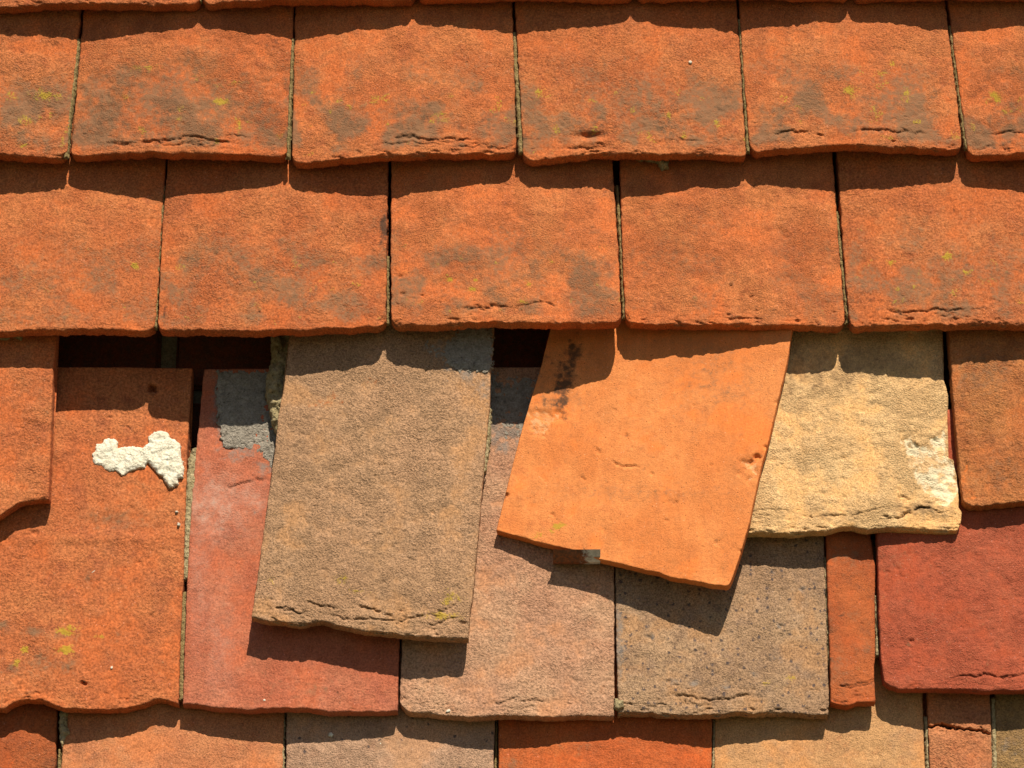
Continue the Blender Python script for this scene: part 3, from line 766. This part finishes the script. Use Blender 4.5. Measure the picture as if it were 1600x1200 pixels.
# the orange one leans to the right on its neighbour
orange = build_tile('slipped_tile', M_ORANGE,
    [(872, 470), (856.5, 528), (845, 574), (826, 636), (810.5, 689), (791, 766), (776, 826)],
    [(1248, 470), (1238, 513), (1230, 567), (1217, 620), (1201, 689), (1188, 735), (1171, 816), (1157, 866), (1144, 904), (1138, 917)],
    [(776, 829), (807, 837), (833, 844.5), (864, 852), (937, 873), (975, 883), (1006, 890.5), (1029, 894), (1048, 902), (1083, 908), (1113, 914), (1125, 914), (1138, 917)],
    468, -1, 0.149, ax=0.117, vis=490, seed=62, camber=0.3, rough=.42, edge=.35, round_r=0.8, thick=11, cornr=3, flakes=0, sidedirt=.1,
    cracks=[([(956, 720), (966, 724), (975, 729.5), (988, 730), (1002, 733)], 1.6, 1.2, .15, 1), ([(1030, 786), (1046, 784), (1056, 788)], .35, 1.0, .1)],
    pits=[(979, 682, 4, 1.0), (934, 706, 3.5, .9), (911, 748, 3, 1.0), (1018, 740, 3, 1.1), (863, 804, 3.5, 1), (1040, 815, 4, .9), (1056, 786, 4, .9), (1120, 846, 6, .8), (961, 642, 4, .6), (834, 668, 3, 1.2), (850, 683, 3, 1.2), (790, 775, 5, 2.0), (1184, 716, 6, 2.4), (1176, 724, 5, 1.6), (1215, 628, 4, 1.2), (1160, 860, 5, 1.5), (1197, 700, 4, 1.5)],
    dark=[(880, 605, 17, 50, .95), (894, 555, 16, 38, .8), (866, 630, 40, 14, .5), (862, 565, 26, 40, .42), (1120, 590, 60, 50, .16), (1120, 846, 7, 4, .6), (920, 740, 18, 8, .35), (1056, 786, 5, 4, .6), (979, 682, 5, 4, .6), (788, 775, 8, 8, .7)],
    grey=[(870, 625, 40, 14, .5), (1120, 600, 70, 40, .34), (1000, 770, 160, 12, .3), (1110, 560, 50, 40, .3)],
    yellow=[(873, 821, 11, 6, .95), (840, 838, 12, 7, .6), (862, 830, 8, 4, .5)],
    pale=[([(826, 638), (850, 642), (874, 640), (876, 655), (862, 668), (850, 684), (832, 676), (822, 665)], 1.3, .62),
          ([(1186, 706), (1178, 714), (1160, 722), (1158, 738), (1176, 756), (1186, 742)], 1.6, .66)], freshcol=(.70, .36, .17), npits=14)
tag(orange, 'slipped bright orange smooth tile tilted askew above a metal clip', 'tile')
buff = build_tile('slipped_tile', M_BUFF,
    [(1146, 515), (1166, 830)],
    [(1472, 480), (1474.5, 532), (1476, 594), (1482.6, 617), (1481.6, 659), (1483.6, 714), (1490.7, 717.5), (1495.6, 743), (1499, 766), (1499, 792), (1503, 799), (1502, 815), (1497, 828)],
    [(1166, 832), (1195, 831), (1237, 833), (1266, 831), (1292, 830.6), (1318, 823), (1331, 822), (1357, 828), (1377, 825), (1409, 825), (1442, 826), (1471, 828), (1497, 828.5)],
    300, -4, 0.167, vis=490, seed=63, camber=1.6, rough=1.35, edge=.6, round_r=1.8, thick=12,
    cracks=[([(1270, 808), (1325, 807), (1357, 799), (1395, 793)], .9, 2.0, .5), ([(1374, 807), (1395, 808), (1410, 805), (1439, 792), (1462, 790)], 1.5, 2.0, .8), ([(1403, 763), (1406, 772), (1425, 780)], 1.3, 1.8, .3),
            ([(1427, 630), (1428, 645), (1426, 656)], .5, 1.4, .1), ([(1412, 688), (1422, 695), (1430, 700)], 1.2, 1.8, .3)],
    scoops=[(1455, 812, 30, 12, 1.6), (1440, 700, 30, 60, .8)], pits=[(1317, 716, 3, 1), (1235, 616, 4, .9), (1269, 809, 3, 1.2)],
    grey=[(1250, 590, 120, 40, .45), (1300, 570, 150, 25, .4), (1430, 795, 60, 12, .65), (1300, 805, 60, 10, .45)], dark=[(1440, 795, 30, 6, .35), (1460, 806, 16, 6, .4)],
    pale=[([(1409, 685), (1425, 690), (1445, 700), (1455, 685), (1474, 664), (1481, 670), (1482, 715), (1492, 722), (1497, 760), (1496, 785), (1480, 790), (1462, 782), (1444, 768), (1428, 745), (1420, 722)], 1.8, 1.1)],
    freshcol=(.88, .74, .50), npits=16)
tag(buff, 'yellow buff tile with a pale broken right edge beside the orange tile', 'tile')

# ================================================================= mortar crusts
pm = PLANES[Mt.name]
lump('mortar_lump', M_WHITE, [(144, 709.5), (150, 703), (149, 694.5), (160, 692), (163.5, 685.5), (177, 684.6), (184, 690), (184, 700), (207, 697), (223, 699), (233, 692), (231, 682), (240, 675), (249, 672.6),
     (261, 676), (267, 684), (280.5, 690), (283, 717), (287, 735), (285, 745), (279, 748), (277, 757), (265, 764), (252, 744), (240, 735), (231, 723), (226, 731), (207, 735), (190, 744), (181, 736), (171, 738), (159, 730), (147, 727), (144, 717)],
     pm.shifted(-0.0002), 2.6, 5, Mt, edge_w=2.6, step=.5, rough=.75, fuzz=1.6)
pn = PLANES[Nt.name]
lump('mortar_patch', M_GMORT, [(340, 580), (420, 580), (440, 600), (440, 735), (424, 730), (418, 722), (404, 708), (390, 702), (372, 700), (352, 701), (346, 690), (344, 675), (340, 660), (337, 620)],
     pn.shifted(-0.0006), 1.1, 6, Nt, edge_w=5, rough=.8, fuzz=5, step=.45)
po = PLANES[Ot.name]
lump('mortar_patch', M_GMORT, [(700, 578), (860, 578), (850, 660), (836, 740), (828, 735), (824, 700), (815, 685), (800, 672), (790, 690), (778, 664), (760, 660), (740, 680), (700, 660)],
     po.shifted(-0.0006), 1.1, 7, Ot, edge_w=5, rough=.8, fuzz=6, step=.45)
pb = PLANES[brown.name]
lump('mortar_patch', M_GMORT, [(660, 540), (668, 534), (690, 545), (720, 512), (771, 500), (768, 582), (745, 582), (720, 580), (700, 572), (690, 562), (672, 552)], pb.shifted(-0.0005), 1.0, 8, brown, edge_w=5, rough=.7, fuzz=6, step=.45)
# bedding mortar squeezed up between the tiles
lump('joint_mortar', M_CREAM, [(423, 516), (424, 567), (416, 588), (415, 618), (421, 641), (424, 660), (430, 676), (440, 690), (470, 690), (470, 516)], pn.shifted(0.006), 9, 9, wall, edge_w=5, rough=1.8)
lump('joint_mortar', M_CREAM, [(764, 636), (768, 640), (766, 690), (760, 735), (756, 742), (745, 740), (748, 640)], pb.shifted(-0.009), 3, 10, wall, edge_w=2, rough=1)
lump('joint_mortar', M_CREAM, [(300, 701), (308, 699), (306, 760), (302, 800), (299, 850), (296, 905), (286, 908), (286, 850), (289, 780), (294, 718)], pm.shifted(-0.006), 3.5, 11, wall, edge_w=2.5, rough=1.3)
lump('joint_mortar', M_MOSSY, [(282, 925), (292, 925), (290, 1095), (279, 1095)], pm.shifted(-0.007), 2, 12, wall, edge_w=2, rough=.8)
def joint(pts, w, plane, dz, mat, seed):
    w *= .72
    lft = [(u - w / 2, v) for u, v in pts]; rgt = [(u + w / 2, v) for u, v in pts][::-1]
    return lump('joint_mortar', mat, lft + rgt, plane.shifted(dz), 2.0, seed, wall, edge_w=1.5, rough=.9, step=.55, fuzz=1.0)
jb = PLANES[B.name]; jd = PLANES[D.name]  # course strips below are lengthened to the tails to block sun through the joints
joint([(123, 60), (117, 120), (108, 190), (103, 246)], 8, jb, -.0062, M_MOSSY, 21)
joint([(458, 60), (455, 120), (452, 190), (450, 247)], 7, jb, -.0065, M_MOSSY, 22)
joint([(803, 50), (807, 120), (811, 180), (814, 240)], 9, jd, -.0068, M_MOSSY, 23)
joint([(1155, 30), (1162, 130), (1169, 238)], 6, jd, -.0060, M_MOSSY, 24)
joint([(1484, 40), (1497, 140), (1510, 234)], 6, jd, -.0065, M_MOSSY, 25)
jg = PLANES[G.name]; jj = PLANES[J.name]
joint([(257, 290), (251, 360), (246, 440), (243, 513)], 7, jg, -.0065, M_MOSSY, 26)
joint([(606, 400), (606, 440), (606, 506)], 6, jg, -.006, M_MOSSY, 27)
joint([(964, 290), (968, 350), (971, 400), (975, 498)], 7, jj, -.008, M_MOSSY, 28)
joint([(1307, 330), (1314, 400), (1325, 505)], 7, jj, -.0075, M_MOSSY, 29)
for k, (a, b, va, vb_) in enumerate(r0[:-1]):
    joint([(b + 2, -60), (b + 1, vb_ - 3)], 6, PLANES[row0[k].name], -.0055, M_MOSSY, 50 + k)  # mostly out of view, added to stop sun slipping through the top joints
pq = PLANES[Qt.name]
joint([(1289, 870), (1292, 950), (1296, 1040)], 6, pq, -.006, M_CREAM, 30)
joint([(1368, 930), (1370, 975), (1371, 1025)], 6, pq, -.004, M_CREAM, 31)
p5 = PLANES[R5['T'].name]
lump('joint_mortar', M_CREAM, [(94, 1106), (108, 1108), (106, 1130), (110, 1145), (102, 1155), (97, 1168), (93, 1160), (92, 1130)], p5.shifted(-.004), 3.5, 32, wall, edge_w=2.5, rough=1.2)
joint([(93, 1170), (92, 1215)], 6, p5, -.006, M_MOSSY, 33)
joint([(443, 1112), (442, 1170), (441, 1220)], 6, p5, -.006, M_CREAM, 34)
joint([(1116, 1125), (1115, 1180), (1114, 1220)], 5, p5, -.006, M_CREAM, 35)
joint([(1447, 1120), (1449, 1160), (1451, 1220)], 7, p5, -.005, M_CREAM, 36)
joint([(1551, 1090), (1553, 1140), (1555, 1220)], 10, p5, -.004, M_CREAM, 37)
joint([(776, 1120), (775, 1170), (774, 1220)], 5, p5, -.009, M_MOSSY, 38)
# crumbs under the lips
lump('joint_mortar', M_CREAM, [(990, 238), (1045, 240), (1044, 262), (1034, 264), (1028, 254), (1010, 250), (992, 248)], PLANES[J.name].shifted(.003), 5, 39, wall, edge_w=3, rough=1.4)
lump('joint_mortar', M_CREAM, [(0, 515), (36, 515), (34, 531), (20, 527), (8, 531), (-6, 529)], PLANES[L0.name].shifted(.001), 3.5, 40, wall, edge_w=2.5, rough=1.2)
lump('joint_mortar', M_CREAM, [(960, 1092), (974, 1094), (975, 1106), (966, 1110), (960, 1106)], PLANES[Pt.name].shifted(0), 2.2, 41, wall, edge_w=2, rough=.8)

fl_mat = mortar('pale_fleck', (.72, .66, .54), (.62, .56, .45), (.3, .25, .2), .2, .6)
FLECKS = [(Mt, 276, 799, 3, 2, .1), (Mt, 279, 819, 2.2, 3, .1), (Mt, 174, 1043, 2.5, 3, .1), (Mt, 146, 893, 5, 1.6, .1), (Nt, 413, 1094, 2.6, 2.2, .1),
          (Ot, 700, 1111, 4, 3, .4), (R5['U'], 517, 1148, 5, 4, .1), (R5['U'], 594, 1161, 2.4, 2.4, .1), (D, 1079, 97, 3, 2.6, .1), (orange, 1162, 704, 4, 7, -.2)]
for k, (ti, fu, fv, ru, rv, hh_) in enumerate(FLECKS):
    rs_ = random.Random(300 + k)
    pts = []
    tilt = rs_.uniform(-.6, .6)
    for q in range(9):
        an = q / 9 * 2 * math.pi; rr = rs_.uniform(.65, 1.2)
        x_, y_ = ru * rr * math.cos(an), rv * rr * math.sin(an)
        pts.append((fu + x_ * math.cos(tilt) - y_ * math.sin(tilt), fv + x_ * math.sin(tilt) + y_ * math.cos(tilt)))
    pl_ = PLANES[ti.name]
    # rest on the crowned face of its tile
    w_ = .0015
    lump('crumb', fl_mat, pts, pl_.shifted(-0.0004), hh_ + .6, 400 + k, ti, edge_w=1.4, step=.3, rough=.3, fuzz=.5)

# ================================================================= metal clip under the orange tile
mc = bpy.data.materials.new('rusty_lead_strip')
nt, N, L = nodes_of(mc)
tc = N.new('ShaderNodeTexCoord'); sx = N.new('ShaderNodeSeparateXYZ'); L.new(tc.outputs['Object'], sx.inputs[0])
nz = noise(nt, tc.outputs['Object'], 260, 5, 0.7)
f = rng(nt, mth(nt, 'ADD', sx.outputs['X'], mth(nt, 'MULTIPLY', mth(nt, 'SUBTRACT', nz, 0.5), 0.022)), 0.004, 0.011)
rust = mixc(nt, (0.27, 0.075, 0.018), (0.09, 0.035, 0.015), rng(nt, noise(nt, tc.outputs['Object'], 420, 4, .7), .35, .65))
lead = mixc(nt, (0.50, 0.52, 0.52), (0.70, 0.70, 0.68), rng(nt, nz, .4, .65))
bb_ = N['Principled BSDF']
L.new(mixc(nt, rust, lead, f), bb_.inputs['Base Color'])
bb_.inputs['Roughness'].default_value = .62
L.new(mth(nt, 'MULTIPLY', f, .5), bb_.inputs['Metallic'])
bp = N.new('ShaderNodeBump'); bp.inputs['Distance'].default_value = .0005; L.new(nz, bp.inputs['Height']); L.new(bp.outputs[0], bb_.inputs['Normal'])
# the strip comes from behind, runs out under the tile's foot and turns up in front of it
ppo = PLANES[orange.name]
ox, oy, oz = [float(q[0]) for q in ppo.hit(np.array([901.]), np.array([866.]))]
prof = [(-0.022, 0.050), (-0.0185, 0.004), (-0.0170, -0.0022), (-0.0125, -0.0042), (-0.0062, -0.0048), (-0.0042, -0.0043), (0.0002, -0.0006), (0.0036, 0.0027)]  # (z, y)
th = 0.0007
vsx = []; fcs = []
wdt = 0.0172
nseg = 9
for side in (0, 1):
    for (pz, py) in prof:
        for k in range(nseg):
            a = k / (nseg - 1)
            x = -wdt + 2 * wdt * a
            wob = 0.0004 * math.sin(a * 5 + py * 900)
            zo = pz + (th if side else 0) * (1 if py > -0.003 else 1) + wob
            yo = py + 0.0009 * (0.5 - a) + (-th if side and pz > -0.017 and pz < 0.0028 else 0)
            vsx.append((x, -zo - 0.117 * x, yo))
npf = len(prof)
def vi(sd_, i, k): return sd_ * npf * nseg + i * nseg + k
for sd_ in (0, 1):
    for i in range(npf - 1):
        for k in range(nseg - 1):
            q = (vi(sd_, i, k), vi(sd_, i + 1, k), vi(sd_, i + 1, k + 1), vi(sd_, i, k + 1))
            fcs.append(q if sd_ == 0 else q[::-1])
for i in range(npf - 1):
    fcs.append((vi(0, i, 0), vi(1, i, 0), vi(1, i + 1, 0), vi(0, i + 1, 0)))
    fcs.append((vi(0, i, nseg - 1), vi(0, i + 1, nseg - 1), vi(1, i + 1, nseg - 1), vi(1, i, nseg - 1)))
for k in range(nseg - 1):
    fcs.append((vi(0, npf - 1, k), vi(1, npf - 1, k), vi(1, npf - 1, k + 1), vi(0, npf - 1, k + 1)))
me = bpy.data.meshes.new('metal_clip'); me.from_pydata(vsx, [], fcs); me.materials.append(mc)
clip = link('metal_clip', me, None, W(ox, oy, oz))
tag(clip, 'small rusty metal clip hooked under the foot of the tilted orange tile', 'clip')

# ================================================================= tiles carrying the wall on beyond the picture
gen = []
for k, mt in enumerate((M_RED, M_RED2, M_PEACH)):
    g = build_tile('tile', mt, [(626, 70), (626, 600)], [(974, 70), (974, 600)], [(626, 600), (800, 597), (974, 600)], 70, 0, 0.13, step=4.0, seed=70 + k, cornl=7, cornr=7, parent=wall, rand_grey=.55)
    gen.append(g)
gpl = PLANES[gen[0].name]
TW = 0.1655
def px2(u, v):
    x, y, z = Plane(u, v, 0.0).hit(np.array([float(u)]), np.array([float(v)]))
    return float(x[0]), float(y[0])
spots = []
rowspec = [(-262, None, None, 139), (5, -32, 1672, 0), (242, -240, 1872, 0), (512, -120, 1685, 0), (784, -255, 1860, 0), (1108, -85, 1735, 0), (1372, -258, 1898, 0), (1640, None, None, -80)]
for v, a, b, off in rowspec:
    if a is None:
        x0, y0 = px2(off, v)
        for k in range(-4, 5):
            spots.append((x0 + k * TW * 1.01, y0))
    else:
        xa, y0 = px2(a, v); xb, _ = px2(b, v)
        for k in range(2):
            spots.append((xa - TW * (0.5 + k) - 0.001, y0))
            spots.append((xb + TW * (0.5 + k) + 0.001, y0))
rg = random.Random(9)
for n, (x, y) in enumerate(spots):
    src = gen[rg.randrange(3)]
    if n < 3:
        o = gen[n]
    else:
        o = src.copy(); COL.objects.link(o)
    o.location = Vector(W(x, y, rg.uniform(-.001, .001))) - Vector(wall.location)
    o.rotation_euler = (0, rg.uniform(-.012, .012), 0)
